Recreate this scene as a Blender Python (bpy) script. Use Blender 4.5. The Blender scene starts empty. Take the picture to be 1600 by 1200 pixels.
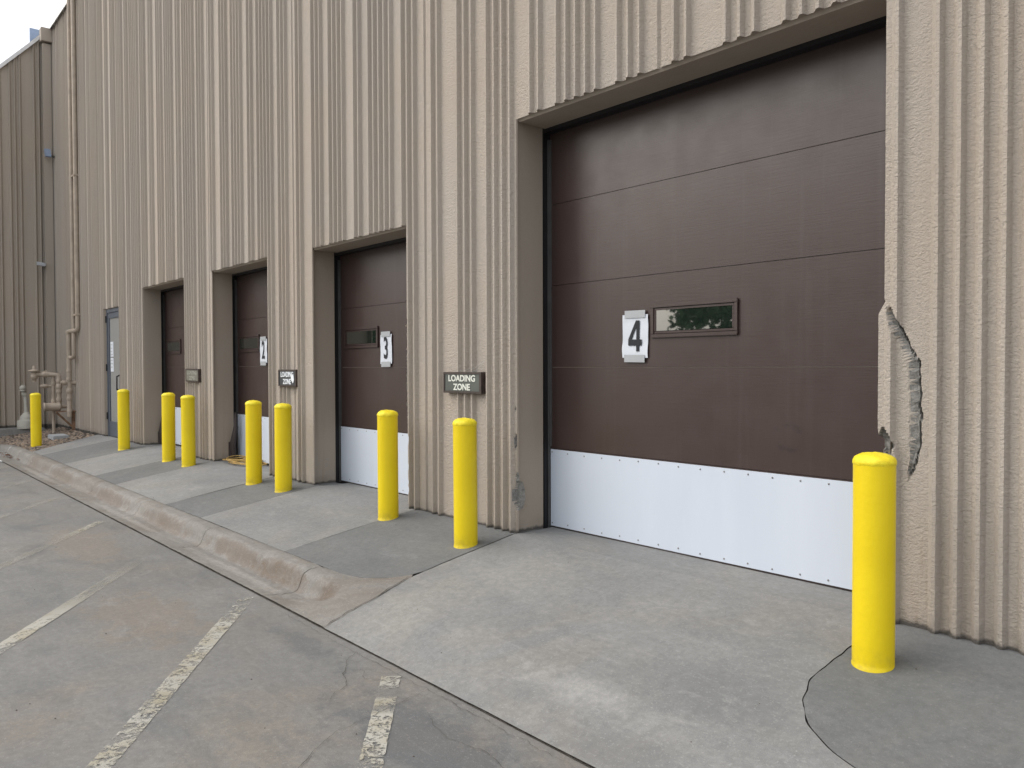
import bpy, bmesh, math, random
from mathutils import Vector, Matrix, noise as mn
random.seed(7)
scene = bpy.context.scene
col = scene.collection
# ------------------------------------------------------------------ camera
cam_d = bpy.data.cameras.new("camera")
cam = bpy.data.objects.new("camera", cam_d); col.objects.link(cam)
cam_d.sensor_width = 36.0; cam_d.lens = 36.0*1245.222/1600
cam_d.clip_start = .05; cam_d.clip_end = 2000
F = Vector((-0.75629843, 0.65386381, -0.02178983)); RT = Vector((0.65406569, 0.75643179, -0.00300513)); UP = RT.cross(F)
cam.matrix_world = Matrix(((RT.x, UP.x, -F.x, 0), (RT.y, UP.y, -F.y, -3.76), (RT.z, UP.z, -F.z, 1.206), (0, 0, 0, 1)))
scene.camera = cam
# ------------------------------------------------------------------ sky, sun, exposure
SUN_EL, SUN_AZ = math.radians(38), math.radians(222)      # azimuth clockwise from +Y
w = bpy.data.worlds.new("World"); scene.world = w; w.use_nodes = True
nt = w.node_tree; bg = nt.nodes['Background']
sky = nt.nodes.new('ShaderNodeTexSky'); sky.sky_type = 'NISHITA'; sky.sun_disc = False
sky.sun_elevation = SUN_EL; sky.sun_rotation = SUN_AZ
sky.air_density = 1.0; sky.dust_density = 5; sky.ozone_density = 1.0
# overcast: high thin cloud veils the clear-sky model, brighter overhead than at the horizon
mx = nt.nodes.new('ShaderNodeMix'); mx.data_type = 'RGBA'; mx.inputs[0].default_value = .72
tcw = nt.nodes.new('ShaderNodeTexCoord'); sx_ = nt.nodes.new('ShaderNodeSeparateXYZ'); nt.links.new(tcw.outputs['Generated'], sx_.inputs[0])
rr_ = nt.nodes.new('ShaderNodeValToRGB'); nt.links.new(sx_.outputs[2], rr_.inputs[0])
rr_.color_ramp.elements[0].color = (.62, .635, .65, 1); rr_.color_ramp.elements[1].color = (1, 1, 1, 1); rr_.color_ramp.elements[1].position = .7
vm = nt.nodes.new('ShaderNodeVectorMath'); vm.operation = 'SCALE'; vm.inputs['Scale'].default_value = 10.0
nt.links.new(rr_.outputs[0], vm.inputs[0])
nt.links.new(sky.outputs[0], mx.inputs[6]); nt.links.new(vm.outputs[0], mx.inputs[7]); nt.links.new(mx.outputs[2], bg.inputs[0]); bg.inputs[1].default_value = 0.13
sl = bpy.data.lights.new("sun", 'SUN'); sun = bpy.data.objects.new("sun", sl); col.objects.link(sun)
sl.energy = 1.1; sl.angle = math.radians(60); sl.color = (1.0, .97, .92)
sd = Vector((math.sin(SUN_AZ)*math.cos(SUN_EL), math.cos(SUN_AZ)*math.cos(SUN_EL), math.sin(SUN_EL)))
sun.rotation_euler = sd.to_track_quat('Z', 'Y').to_euler()
scene.view_settings.view_transform = 'Standard'; scene.view_settings.look = 'None'
scene.view_settings.exposure = 0.57; scene.view_settings.gamma = 1.0

# ------------------------------------------------------------------ materials
class NT:
    def __init__(s, name):
        s.m = bpy.data.materials.new(name); s.m.use_nodes = True
        s.t = s.m.node_tree; s.b = s.t.nodes['Principled BSDF']; s.out = s.t.nodes['Material Output']
        s.tc = s.t.nodes.new('ShaderNodeTexCoord'); s.obj = s.tc.outputs['Object']
    def n(s, ty, **k):
        o = s.t.nodes.new(ty)
        for a, v in k.items(): setattr(o, a, v)
        return o
    def l(s, a, b): s.t.links.new(a, b)
    def mapp(s, sc=(1, 1, 1), loc=(0, 0, 0), rot=(0, 0, 0)):
        m = s.n('ShaderNodeMapping'); m.inputs['Scale'].default_value = sc; m.inputs['Location'].default_value = loc
        m.inputs['Rotation'].default_value = rot
        s.l(s.obj, m.inputs[0]); return m.outputs[0]
    def noise(s, scale, detail=4, rough=.55, vec=None, dist=0):
        o = s.n('ShaderNodeTexNoise'); o.inputs['Scale'].default_value = scale; o.inputs['Detail'].default_value = detail
        o.inputs['Roughness'].default_value = rough; o.inputs['Distortion'].default_value = dist
        s.l(vec or s.obj, o.inputs['Vector']); return o.outputs['Fac']
    def ramp(s, fac, a, b, va=0., vb=1.):
        o = s.n('ShaderNodeMapRange'); o.inputs[1].default_value = a; o.inputs[2].default_value = b
        o.inputs[3].default_value = va; o.inputs[4].default_value = vb; s.l(fac, o.inputs[0]); return o.outputs[0]
    def mix(s, fac, a, b, blend='MIX'):
        o = s.n('ShaderNodeMix', data_type='RGBA', blend_type=blend)
        for i, v in ((0, fac), (6, a), (7, b)):
            if isinstance(v, (int, float)): o.inputs[i].default_value = v
            elif isinstance(v, tuple): o.inputs[i].default_value = (*v, 1)
            else: s.l(v, o.inputs[i])
        return o.outputs[2]
    def math(s, op, a, b=0., c=0.):
        o = s.n('ShaderNodeMath', operation=op)
        for i, v in ((0, a), (1, b), (2, c)):
            if isinstance(v, (int, float)): o.inputs[i].default_value = v
            else: s.l(v, o.inputs[i])
        return o.outputs[0]
    def bump(s, h, dist=.003, strength=1., normal=None):
        o = s.n('ShaderNodeBump'); o.inputs['Distance'].default_value = dist; o.inputs['Strength'].default_value = strength
        s.l(h, o.inputs['Height'])
        if normal: s.l(normal, o.inputs['Normal'])
        s.l(o.outputs[0], s.b.inputs['Normal']); return o.outputs[0]
    def fin(s, color=None, rough=.6, spec=.5, metal=0.):
        if isinstance(color, tuple): s.b.inputs['Base Color'].default_value = (*color, 1)
        elif color is not None: s.l(color, s.b.inputs['Base Color'])
        if isinstance(rough, float): s.b.inputs['Roughness'].default_value = rough
        else: s.l(rough, s.b.inputs['Roughness'])
        s.b.inputs['Specular IOR Level'].default_value = spec; s.b.inputs['Metallic'].default_value = metal
        return s.m
def simple(name, c, rough=.6, spec=.4, metal=0., var=.12, sc=12, bump=0.):
    t = NT(name); f = t.noise(sc, 5)
    cc = t.mix(t.ramp(f, .3, .7), tuple(v*(1-var) for v in c), tuple(min(1, v*(1+var)) for v in c))
    if bump: t.bump(t.noise(sc*6, 3), bump)
    return t.fin(cc, rough, spec, metal)

# painted stucco-textured precast
def stucco(name, base, smooth=False):
    t = NT(name)
    st = t.noise(1.0, 5, .6, t.mapp((2.2, 2.2, .18)))
    blot = t.noise(.7, 4, .55)
    c1 = t.mix(t.ramp(st, .3, .72), tuple(v*.90 for v in base), tuple(v*1.07 for v in base))
    c2 = t.mix(t.ramp(blot, .4, .68, 0, .5), c1, (base[0]*1.04, base[1]*.97, base[2]*.90))
    fine = t.noise(160, 2)
    c3 = t.mix(t.ramp(fine, .25, .4, .35, 0), c2, tuple(v*.55 for v in base))
    # rusty seep marks low on the wall
    sepz = t.n('ShaderNodeSeparateXYZ'); t.l(t.obj, sepz.inputs[0])
    rust = t.noise(1., 4, .6, t.mapp((9, 9, .7)))
    lowm = t.ramp(sepz.outputs[2], .9, 0., 0, 1)
    rm = t.math('MULTIPLY', t.ramp(rust, .6, .74), lowm)
    c4 = t.mix(t.math('MULTIPLY', rm, .45), c3, (.22, .12, .06))
    dirt = t.math('MULTIPLY', t.ramp(sepz.outputs[2], .10, -.03), t.ramp(t.noise(9, 5), .35, .65))
    c5 = t.mix(t.math('MULTIPLY', dirt, .6), c4, (.12, .105, .085))
    tar = t.math('MULTIPLY', t.ramp(t.math('ADD', sepz.outputs[2], t.math('MULTIPLY', t.noise(22, 5), -.05)), .0, -.018), .85)
    c5 = t.mix(tar, c5, (.055, .052, .05))
    if smooth:
        t.bump(t.noise(25, 5), .0025)
    else:
        a = t.noise(48, 5, .62, t.mapp((1, 1, 1.5)), .6); b = t.noise(130, 3, .6)
        h = t.math('ADD', t.math('MULTIPLY', a, .75), t.math('MULTIPLY', b, .35))
        t.bump(h, .015, 1.)
    return t.fin(c5, .78, .25)
WALLC = (.415, .372, .325)
M = {}
M['stucco'] = stucco('painted_ribbed_concrete', WALLC)
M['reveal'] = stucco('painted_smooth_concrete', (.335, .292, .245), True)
M['wing'] = stucco('painted_wing_concrete', (.40, .355, .305))
t = NT('broken_concrete'); f = t.noise(40, 6, .7); v = t.n('ShaderNodeTexVoronoi'); v.inputs['Scale'].default_value = 90; t.l(t.obj, v.inputs[0])
c_ = t.mix(t.ramp(f, .3, .7), (.15, .147, .138), (.35, .343, .325)); c_ = t.mix(t.ramp(v.outputs['Distance'], .15, .45, .4, 0), c_, (.38, .37, .34))
t.bump(f, .02); M['broken'] = t.fin(c_, .95, .1)
t = NT('joint_sealant'); M['seal'] = t.fin((.33, .28, .225), .7, .3)
# embossed brown steel door
def doormat(name, c):
    t = NT(name)
    g = t.noise(1., 4, .6, t.mapp((7, 7, 160))); big = t.noise(1.1, 4)
    cc = t.mix(t.ramp(big, .3, .7), tuple(v*.93 for v in c), tuple(v*1.08 for v in c))
    stv = t.noise(1., 5, .6, t.mapp((16, 16, .7)))
    cc = t.mix(t.ramp(stv, .55, .8, 0, .22), cc, (.10, .085, .08))
    # scuffed smudges
    sm = t.n('ShaderNodeVectorMath', operation='DISTANCE'); sm.inputs[1].default_value = (-2.40, .40, .80); t.l(t.obj, sm.inputs[0])
    ring = t.math('MULTIPLY', t.ramp(t.math('ABSOLUTE', t.math('SUBTRACT', sm.outputs['Value'], .075)), .0, .03, 1, 0), t.ramp(t.noise(14, 4), .45, .6))
    cc = t.mix(t.math('MULTIPLY', ring, .6), cc, (.025, .02, .018))
    t.bump(t.math('ADD', g, t.math('MULTIPLY', t.noise(2.2, 3), 1.2)), .0004)
    r = t.ramp(t.noise(5, 4), .3, .7, .31, .40)
    return t.fin(cc, r, .5)
M['door'] = doormat('brown_embossed_steel', (.046, .029, .026))
M['door_frame'] = simple('dark_brown_trim', (.05, .037, .034), .5, .5)
M['black'] = simple('black_rubber_and_steel', (.012, .012, .014), .5, .4)
M['greyangle'] = simple('grey_steel_angle', (.07, .07, .07), .45, .5)
t = NT('white_kick_plate'); sc_ = t.noise(1., 5, .6, t.mapp((3, 3, .6)))
M['white'] = t.fin(t.mix(t.ramp(sc_, .3, .75), (.54, .595, .68), (.59, .645, .73)), t.ramp(t.noise(3, 3), .3, .7, .3, .42), .4)
M['screw'] = simple('screw_steel', (.25, .25, .26), .4, .5, .6)
t = NT('window_glass'); M['glass'] = t.fin((.012, .018, .015), .02, .5); t.b.inputs['IOR'].default_value = 3.0
t = NT('entry_glass'); t.bump(t.noise(1.2, 2), .004); M['glass2'] = t.fin((.30, .31, .305), .05, .5); t.b.inputs['IOR'].default_value = 2.0  # pale grey base colour stands in for light reflected in the pane
M['alu'] = simple('grey_painted_aluminium', (.085, .10, .125), .45, .5)
M['coping'] = simple('light_grey_metal_coping', (.62, .62, .62), .4, .5, .2)
M['bluegrey'] = simple('blue_grey_sheet_metal', (.25, .32, .45), .5, .5)
# yellow plastic sleeve
t = NT('yellow_bollard_paint'); f = t.noise(3, 5)
c_ = t.mix(t.ramp(f, .3, .75), (.72, .545, .004), (.80, .62, .008))
sp = t.n('ShaderNodeSeparateXYZ'); t.l(t.obj, sp.inputs[0])
d_ = t.math('MULTIPLY', t.ramp(sp.outputs[2], .10, .0), t.ramp(t.noise(16, 5), .4, .7)); c_ = t.mix(t.math('MULTIPLY', d_, .55), c_, (.30, .24, .05))
t.bump(t.noise(38, 4), .0016); M['yellow'] = t.fin(c_, .42, .4)
t = NT('yellow_rough_cap'); t.bump(t.noise(60, 5, .65), .006); M['yellowcap'] = t.fin(t.mix(t.ramp(t.noise(30, 4), .3, .7), (.74, .58, .01), (.88, .74, .03)), .5, .4)
M['paper'] = simple('white_paper', (.60, .64, .70), .7, .3, var=.03, sc=8)
M['ink'] = simple('black_ink', (.02, .022, .028), .6, .3)
M['tape'] = simple('grey_duct_tape', (.36, .38, .40), .45, .5, var=.06)
M['signbox'] = simple('bronze_sign_box', (.045, .032, .027), .45, .5, var=.3, sc=30)
M['signface'] = simple('grey_green_sign_face', (.085, .095, .085), .35, .5, var=.12, sc=9)
M['signface2'] = simple('dark_slate_sign_face', (.045, .05, .055), .35, .5, var=.12, sc=9)
M['signface3'] = simple('faded_sign_face', (.16, .155, .13), .5, .5, var=.25, sc=12)
M['letter'] = simple('cream_lettering', (.66, .68, .62), .6, .3, var=.05)
M['letterw'] = simple('white_lettering', (.74, .78, .82), .6, .3, var=.05)
M['letterf'] = simple('faded_lettering', (.30, .30, .26), .6, .3, var=.15)
M['web'] = simple('cobweb_silk', (.55, .56, .53), .8, .2)
M['pipe'] = simple('tan_painted_pipe', (.37, .31, .25), .55, .4, var=.18, sc=6)
M['rusty'] = simple('rusty_painted_steel', (.20, .12, .075), .75, .3, var=.5, sc=10)
M['ash'] = simple('aged_cream_plastic', (.42, .41, .36), .55, .4, var=.15, sc=8)
M['orange'] = simple('tan_orange_cord', (.38, .25, .08), .6, .3, var=.25, sc=20)
M['silver'] = simple('silver_fixture', (.45, .48, .52), .35, .5, .4)
M['block'] = simple('pale_concrete_block', (.34, .36, .38), .85, .2, var=.12, sc=20, bump=.004)
# concretes
def concrete(name, a, b, brown=None, brown_amt=.5, fine=.1, rough=.85, dark=None, patches=()):
    t = NT(name)
    big = t.noise(.9, 5, .6, None, .4); mid = t.noise(5, 6, .65)
    c = t.mix(t.ramp(big, .32, .68), a, b)
    c = t.mix(t.ramp(mid, .3, .75, 0, .45), c, tuple(v*.80 for v in a))
    if brown:
        br = t.noise(1.3, 5, .62, t.mapp((1, 1, 1), (7.3, 2.1, 0)), .8)
        c = t.mix(t.ramp(br, .48, .66, 0, brown_amt), c, brown)
    if dark:
        dk = t.noise(1.6, 6, .68, t.mapp((.6, 1.5, 1), (3.1, 9, 0), (0, 0, .3)), .6)
        c = t.mix(t.ramp(dk, .52, .72, 0, .65), c, dark)
    for (px_, py_, rx_, ry_, pc_, am_) in patches:       # stains and worn areas, each with its own ragged outline
        mp = t.mapp((1/rx_, 1/ry_, 0), (-px_/rx_, -py_/ry_, 0)); ln = t.n('ShaderNodeVectorMath', operation='LENGTH'); t.l(mp, ln.inputs[0])
        f_ = t.math('ADD', ln.outputs['Value'], t.math('MULTIPLY', t.math('SUBTRACT', t.noise(7, 7, .75), .5), 2.6))
        c = t.mix(t.ramp(f_, 1.05, .45, 0, am_), c, pc_)
    # sweeping scuffs
    scf = t.noise(1., 6, .7, t.mapp((2.2, 26, 1), (0, 0, 0), (0, 0, .55)))
    c = t.mix(t.ramp(scf, .56, .76, 0, .28), c, tuple(min(1, v*1.35) for v in b))
    fm = t.noise(26, 6, .72, t.mapp((1, 1, 1), (1, 8, 3))); c = t.mix(t.ramp(fm, .34, .62, .42, 0), c, tuple(v*.62 for v in a))
    fl = t.noise(75, 4, .7, t.mapp((1, 1, 1), (6, 2, 3))); c = t.mix(t.ramp(fl, .56, .72, 0, .38), c, tuple(min(1, v*1.5) for v in b))
    eff = t.noise(2.3, 7, .75, t.mapp((1, 1.6, 1), (12, 4, 0)), .5); c = t.mix(t.ramp(eff, .58, .74, 0, .42), c, tuple(min(1, v*1.3) for v in b))
    sp = t.noise(260, 2, .6); c = t.mix(t.ramp(sp, .3, .42, .35, 0), c, tuple(v*.5 for v in a))
    sp2 = t.noise(30, 4, .7, t.mapp((1, 1, 1), (3, 5, 1))); c = t.mix(t.ramp(sp2, .70, .76, 0, .7), c, tuple(v*.35 for v in a))
    h = t.math('ADD', t.math('MULTIPLY', t.noise(220, 3, .6), .5), t.math('MULTIPLY', mid, 1.2))
    t.bump(h, .004, .8)
    return t.fin(c, rough, .3)
M['apron'] = concrete('weathered_light_concrete', (.198, .203, .206), (.292, .292, .285), (.272, .252, .222), .45, patches=[(-2.45, -1.28, .42, .10, (.42, .415, .40), .35), (-1.95, -1.0, .5, .25, (.14, .145, .15), .35), (-3.6, -.5, .5, .4, (.32, .31, .285), .4), (-3.9, -1.2, .3, .5, (.31, .295, .265), .45), (-2.0, -1.5, .6, .12, (.13, .13, .13), .3)])
M['island'] = concrete('dark_cast_concrete', (.140, .146, .149), (.192, .197, .198), (.19, .185, .172), .35)
M['lot'] = concrete('stained_lot_concrete', (.172, .172, .169), (.232, .228, .219), (.232, .202, .168), .5, dark=(.10, .106, .112), patches=[(-2.6, -1.95, .75, .28, (.085, .095, .108), .6), (-5.2, -2.3, .8, .35, (.235, .19, .145), .45), (-7.5, -2.1, 1.2, .3, (.23, .19, .15), .4), (-4.0, -1.8, .5, .1, (.10, .107, .115), .5), (-3.2, -2.5, .5, .12, (.24, .215, .18), .5)])
t_k = concrete('dirty_kerb_concrete', (.205, .197, .184), (.30, .29, .27), (.17, .145, .12), .75, patches=[(-5.35, -1.33, .45, .055, (.135, .095, .065), .7), (-4.62, -1.33, .12, .07, (.12, .085, .06), .7), (-6.2, -1.32, .6, .05, (.15, .11, .08), .6), (-7.8, -1.33, .7, .05, (.16, .12, .09), .6), (-9.8, -1.33, .9, .05, (.15, .11, .085), .6), (-12.2, -1.33, 1.1, .05, (.16, .125, .095), .55), (-5.8, -1.47, 1.0, .05, (.40, .385, .36), .5), (-8.8, -1.47, 1.4, .05, (.40, .385, .36), .5), (-13, -1.46, 1.6, .06, (.40, .385, .36), .5)]); M['kerb'] = t_k
M['soil'] = simple('dark_soil', (.12, .108, .094), .95, .1, var=.4, sc=20, bump=.01)
M['crack'] = simple('crack_filler', (.095, .09, .082), .95, .1, var=.5, sc=40)
def stone(nm, c): return simple(nm, c, .85, .2, var=.3, sc=25)
M['g1'] = stone('gravel_grey', (.16, .14, .125)); M['g2'] = stone('gravel_tan', (.26, .205, .16)); M['g3'] = stone('gravel_dark', (.085, .07, .06))
M['leaf'] = simple('dead_leaf', (.12, .055, .03), .8, .2, var=.4, sc=40)
M['bark'] = simple('bark', (.07, .055, .042), .9, .1, var=.4, sc=10, bump=.02)
M['green'] = simple('tree_leaves', (.045, .085, .03), .6, .3, var=.45, sc=1.2)
# worn stripe paint : alpha by wear
t = NT('worn_line_paint')
wv = t.noise(30, 6, .75, t.mapp((1, 1, 1), (2, 1, 0)), .8); w2 = t.noise(1.3, 4, .6)
fac = t.ramp(t.math('ADD', wv, t.math('MULTIPLY', t.math('SUBTRACT', w2, .5), .9)), .43, .55, 0, .85)
at = t.n('ShaderNodeAttribute', attribute_name='wear'); fac = t.math('MULTIPLY', fac, at.outputs['Fac'])
pc = t.mix(t.ramp(t.noise(7, 5), .4, .7), (.43, .42, .38), (.36, .33, .25))
t.fin(pc, .75, .3); tr = t.n('ShaderNodeBsdfTransparent'); ms = t.n('ShaderNodeMixShader')
t.l(fac, ms.inputs[0]); t.l(tr.outputs[0], ms.inputs[1]); t.l(t.b.outputs[0], ms.inputs[2]); t.l(ms.outputs[0], t.out.inputs[0])
M['stripe'] = t.m

# ------------------------------------------------------------------ mesh helpers
class MB:
    def __init__(s): s.v = []; s.f = []; s.mi = []; s.sm = []
    def add(s, vs, fs, mi=0, sm=False):
        o = len(s.v); s.v += [tuple(v) for v in vs]
        for f in fs: s.f.append([i+o for i in f]); s.mi.append(mi); s.sm.append(sm)
    def box(s, x0, x1, y0, y1, z0, z1, mi=0):
        vs = [(x, y, z) for z in (z0, z1) for y in (y0, y1) for x in (x0, x1)]
        s.add(vs, [(0, 2, 3, 1), (4, 5, 7, 6), (0, 1, 5, 4), (2, 6, 7, 3), (0, 4, 6, 2), (1, 3, 7, 5)], mi)
    def obox(s, c, ax, ay, az, mi=0):
        c, ax, ay, az = map(Vector, (c, ax, ay, az))
        vs = [c+i*ax+j*ay+k*az for k in (-1, 1) for j in (-1, 1) for i in (-1, 1)]
        s.add(vs, [(0, 2, 3, 1), (4, 5, 7, 6), (0, 1, 5, 4), (2, 6, 7, 3), (0, 4, 6, 2), (1, 3, 7, 5)], mi)
    def tube(s, pts, r, n=12, mi=0, cap=True):
        pts = [Vector(p) for p in pts]; rs = r if isinstance(r, (list, tuple)) else [r]*len(pts)
        rings = []; prev = None
        for i, p in enumerate(pts):
            if i == 0: d = pts[1]-p
            elif i == len(pts)-1: d = p-pts[-2]
            else: d = (pts[i+1]-p).normalized()+(p-pts[i-1]).normalized()
            d.normalize()
            if prev is None:
                a = Vector((0, 0, 1)) if abs(d.z) < .9 else Vector((1, 0, 0)); u = d.cross(a).normalized()
            else: u = (prev-d*prev.dot(d)).normalized()
            prev = u; v = d.cross(u)
            rings.append([p+(u*math.cos(2*math.pi*k/n)+v*math.sin(2*math.pi*k/n))*rs[i] for k in range(n)])
        vs = [q for rg in rings for q in rg]; fs = []
        for i in range(len(pts)-1):
            for k in range(n): fs.append((i*n+k, i*n+(k+1) % n, (i+1)*n+(k+1) % n, (i+1)*n+k))
        s.add(vs, fs, mi, True)
        if cap: s.add(rings[0], [tuple(reversed(range(n)))], mi); s.add(rings[-1], [tuple(range(n))], mi)
    def elbow_path(s, pts, bend=.05, seg=5):
        pts = [Vector(p) for p in pts]; out = [pts[0]]
        for i in range(1, len(pts)-1):
            a = (pts[i-1]-pts[i]); b = (pts[i+1]-pts[i]); bb = min(bend, a.length*.45, b.length*.45)
            a.normalize(); b.normalize(); p0 = pts[i]+a*bb; p2 = pts[i]+b*bb
            for k in range(seg+1):
                q = k/seg; out.append(p0*(1-q)**2+pts[i]*2*q*(1-q)+p2*q*q)
        out.append(pts[-1]); return out
    def lathe(s, prof, c=(0, 0, 0), n=32, axis='Z', mi=0, jit=0., cap=True):
        vs = []
        for (r, z) in prof:
            for k in range(n):
                a = 2*math.pi*k/n; rr = r
                p = Vector((rr*math.cos(a), rr*math.sin(a), z))
                if jit: p += Vector((0, 0, 1))*(mn.noise(p*28+Vector((c[0], 0, 0)))*jit)+p.normalized()*mn.noise(p*40)*jit*.4
                if axis == 'Y': p = Vector((p.x, p.z, p.y))
                elif axis == 'X': p = Vector((p.z, p.x, p.y))
                vs.append(p+Vector(c))
        fs = [(i*n+k, i*n+(k+1) % n, (i+1)*n+(k+1) % n, (i+1)*n+k) for i in range(len(prof)-1) for k in range(n)]
        s.add(vs, fs, mi, True)
        if cap:
            s.add(vs[:n], [tuple(reversed(range(n)))], mi); s.add(vs[-n:], [tuple(range(n))], mi)
    def build(s, name, mats, parent=None, bevel=0., attr=None):
        me = bpy.data.meshes.new(name); me.from_pydata(s.v, [], s.f)
        if not isinstance(mats, (list, tuple)): mats = [mats]
        for m in mats: me.materials.append(m)
        me.polygons.foreach_set('material_index', s.mi); me.polygons.foreach_set('use_smooth', s.sm)
        if attr:
            for k, vals in attr.items():
                a = me.attributes.new(k, 'FLOAT', 'POINT'); a.data.foreach_set('value', vals)
        me.update()
        o = bpy.data.objects.new(name, me); col.objects.link(o)
        if parent: o.parent = parent
        if bevel:
            bm = bmesh.new(); bm.from_mesh(me); bmesh.ops.remove_doubles(bm, verts=bm.verts, dist=1e-5)
            bmesh.ops.bevel(bm, geom=[e for e in bm.edges if len(e.link_faces) == 2 and e.calc_face_angle(0) > .6], offset=bevel, segments=2, affect='EDGES')
            bm.to_mesh(me); bm.free()
        return o
def tag(o, label=None, cat=None, group=None, kind=None):
    if label: o['label'] = label
    if cat: o['category'] = cat
    if group: o['group'] = group
    if kind: o['kind'] = kind
    return o
def empty(name, loc=(0, 0, 0)):
    o = bpy.data.objects.new(name, None); o.location = loc; o.empty_display_size = .2; col.objects.link(o); return o
def lerp_tab(tab, x):
    if x <= tab[0][0]: return tab[0][1]
    for (a, va), (b, vb) in zip(tab, tab[1:]):
        if x <= b: return va+(vb-va)*(x-a)/(b-a)
    return tab[-1][1]
def nz(*p): return mn.noise(Vector(p))

# ------------------------------------------------------------------ ground
YK, YJ, ZL = -1.16, -1.60, -.295
def zs(Y):                                         # paved slope between wall and lot
    return lerp_tab([(YJ, ZL), (-1.38, -.235), (YK, -.178), (-.6, -.09), (0, -.002), (.08, -.004), (3, -.02)], Y)
def zlot(Y): return ZL-.008+.008*(Y-YJ)
def strip(name, xl, xr, ys, mat, zoff=0., nx=24, jag=.004, seed=0.):
    mb = MB(); vs = []; fs = []
    n = nx+1
    for j, y in enumerate(ys):
        a, b = xl(y), xr(y)
        for i in range(n):
            q = i/nx; x = a+(b-a)*q
            yy = y
            if i == 0: x += jag*nz(y*14, seed, 1)*1.6
            if i == nx: x += jag*nz(y*14, seed, 5)*1.6
            if j in (0, len(ys)-1): yy += jag*nz(x*11, seed, 9)*1.5
            vs.append((x, yy, zs(y)+zoff+.0035*nz(x*.8, y*1.5, seed)))
    for j in range(len(ys)-1):
        for i in range(nx): fs.append((j*n+i, j*n+i+1, (j+1)*n+i+1, (j+1)*n+i))
    mb.add(vs, fs, 0, True)
    o = mb.build(name, mat); tag(o, kind='structure'); return o
def ys(a, b, n): return [a+(b-a)*i/n for i in range(n+1)]
g = .0026
L4 = [(-1.6, -4.16), (-1.45, -4.19), (-1.17, -4.20), (-.94, -4.27), (-.83, -4.28), (0, -4.33), (.5, -4.34)]
R4 = [(-1.6, -1.74), (-1.1, -1.72), (-.66, -1.69), (-.31, -1.685), (-.1, -1.6), (.0, -1.5), (.5, -1.5)]
KE = [(-1.153, -4.75), (-1.14, -4.73), (-1.11, -4.55), (-1.02, -4.40), (-.91, -4.31), (-.83, -4.285), (0, -4.335)]
def smooth(T, n=140, r=5):
    a, b = T[0][0], T[-1][0]; xs = [a+(b-a)*i/n for i in range(n+1)]; v = [lerp_tab(T, x) for x in xs]
    for _ in range(2): v = [v[0]]+[sum(v[max(0, i-r):i+r+1])/len(v[max(0, i-r):i+r+1]) for i in range(1, n)]+[v[-1]]
    return list(zip(xs, v))
def tab(T, off=0): return lambda y: lerp_tab(T, y)+off
R5 = smooth([(-1.155, -1.05), (-1.12, -1.28), (-1.08, -1.37), (-.97, -1.53), (-.84, -1.62), (-.66, -1.685), (-.31, -1.685), (-.1, -1.66), (.0, -1.66), (.6, -1.66)], 300, 5)
def con(v): return lambda y: v
# dark island right of door 4 with rounded corner
strip('apron_pavement', tab(L4, g), lambda y: lerp_tab([(-1.19, 7), (-1.16, -.9)]+R5, y)-g, ys(-1.599, -1.16, 14)+ys(-1.155, .6, 110), M['apron'], nx=60, jag=.004, seed=1)
strip('island_pavement', tab(R5, g), con(7), ys(-1.153, .3, 90), M['island'], nx=60, seed=2)
yk = YK+.004
strip('island_pavement', con(-5.635+g), tab(KE, -g), ys(yk, .3, 30), M['island'], nx=30, seed=3)
strip('apron_pavement', con(-7.41+g), con(-5.635-g), ys(yk, .6, 24), M['apron'], nx=20, seed=4)
strip('island_pavement', con(-8.38+g), con(-7.41-g), ys(yk, .3, 20), M['island'], nx=12, seed=5)
strip('apron_pavement', con(-10.24+g), con(-8.38-g), ys(yk, .6, 20), M['apron'], nx=16, seed=6)
strip('island_pavement', con(-11.20+g), con(-10.24-g), ys(yk, .3, 20), M['island'], nx=12, seed=7)
strip('apron_pavement', con(-12.90+g), con(-11.20-g), ys(yk, .6, 20), M['apron'], nx=16, seed=8)
strip('island_pavement', tab([(-1.16, -14.45), (0, -14.6), (1, -14.6)], g), con(-12.90-g), ys(yk, .3, 16), M['island'], nx=14, seed=9)
strip('apron_pavement', tab([(-1.16, -15.15), (0, -15.85), (1, -15.85)]), tab([(-1.16, -14.45), (0, -14.6), (1, -14.6)], -g), ys(yk, .3, 16), M['apron'], nx=12, seed=10)
# soil under the slabs (shows in the joints) and the gravel bed's earth
mb = MB()
rows = [(.7, -.05), (0, -.022), (-.6, -.108), (-1.14, -.196), (-1.165, -.36), (-1.55, -.345), (-1.57, -.309), (-1.7, -.309)]
for (ya, za), (yb, zb) in zip(rows, rows[1:]):
    mb.add([(-15.2, ya, za), (7, ya, za), (7, yb, zb), (-15.2, yb, zb)], [(0, 3, 2, 1)])
tag(mb.build('soil', M['soil']), kind='structure')
mb = MB()
vs = []; fs = []
NX, NY = 52, 64
for j in range(NY+1):
    y = .3-j*.10
    for i in range(NX+1):
        x = -20.2+i*.11
        z = lerp_tab([(-6, -.26), (-1.2, -.215), (0, -.06), (1, -.05)], y)+.012*nz(x*3, y*3, 0)
        vs.append((x, y, z))
for j in range(NY):
    for i in range(NX):
        x, y = vs[j*(NX+1)+i][:2]
        if x > -15.6-(.2 if y > -.6 else 0) or (x > -16.4 and y < -1.16) or (x+16.4)**2+(y+2.4)**2 < 1.27**2 or x > -17.75 and y < -2.4: continue
        fs.append((j*(NX+1)+i, (j+1)*(NX+1)+i, (j+1)*(NX+1)+i+1, j*(NX+1)+i+1))
mb.add(vs, fs, 0, True); tag(mb.build('gravel_bed', M['soil']), kind='structure')
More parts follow.
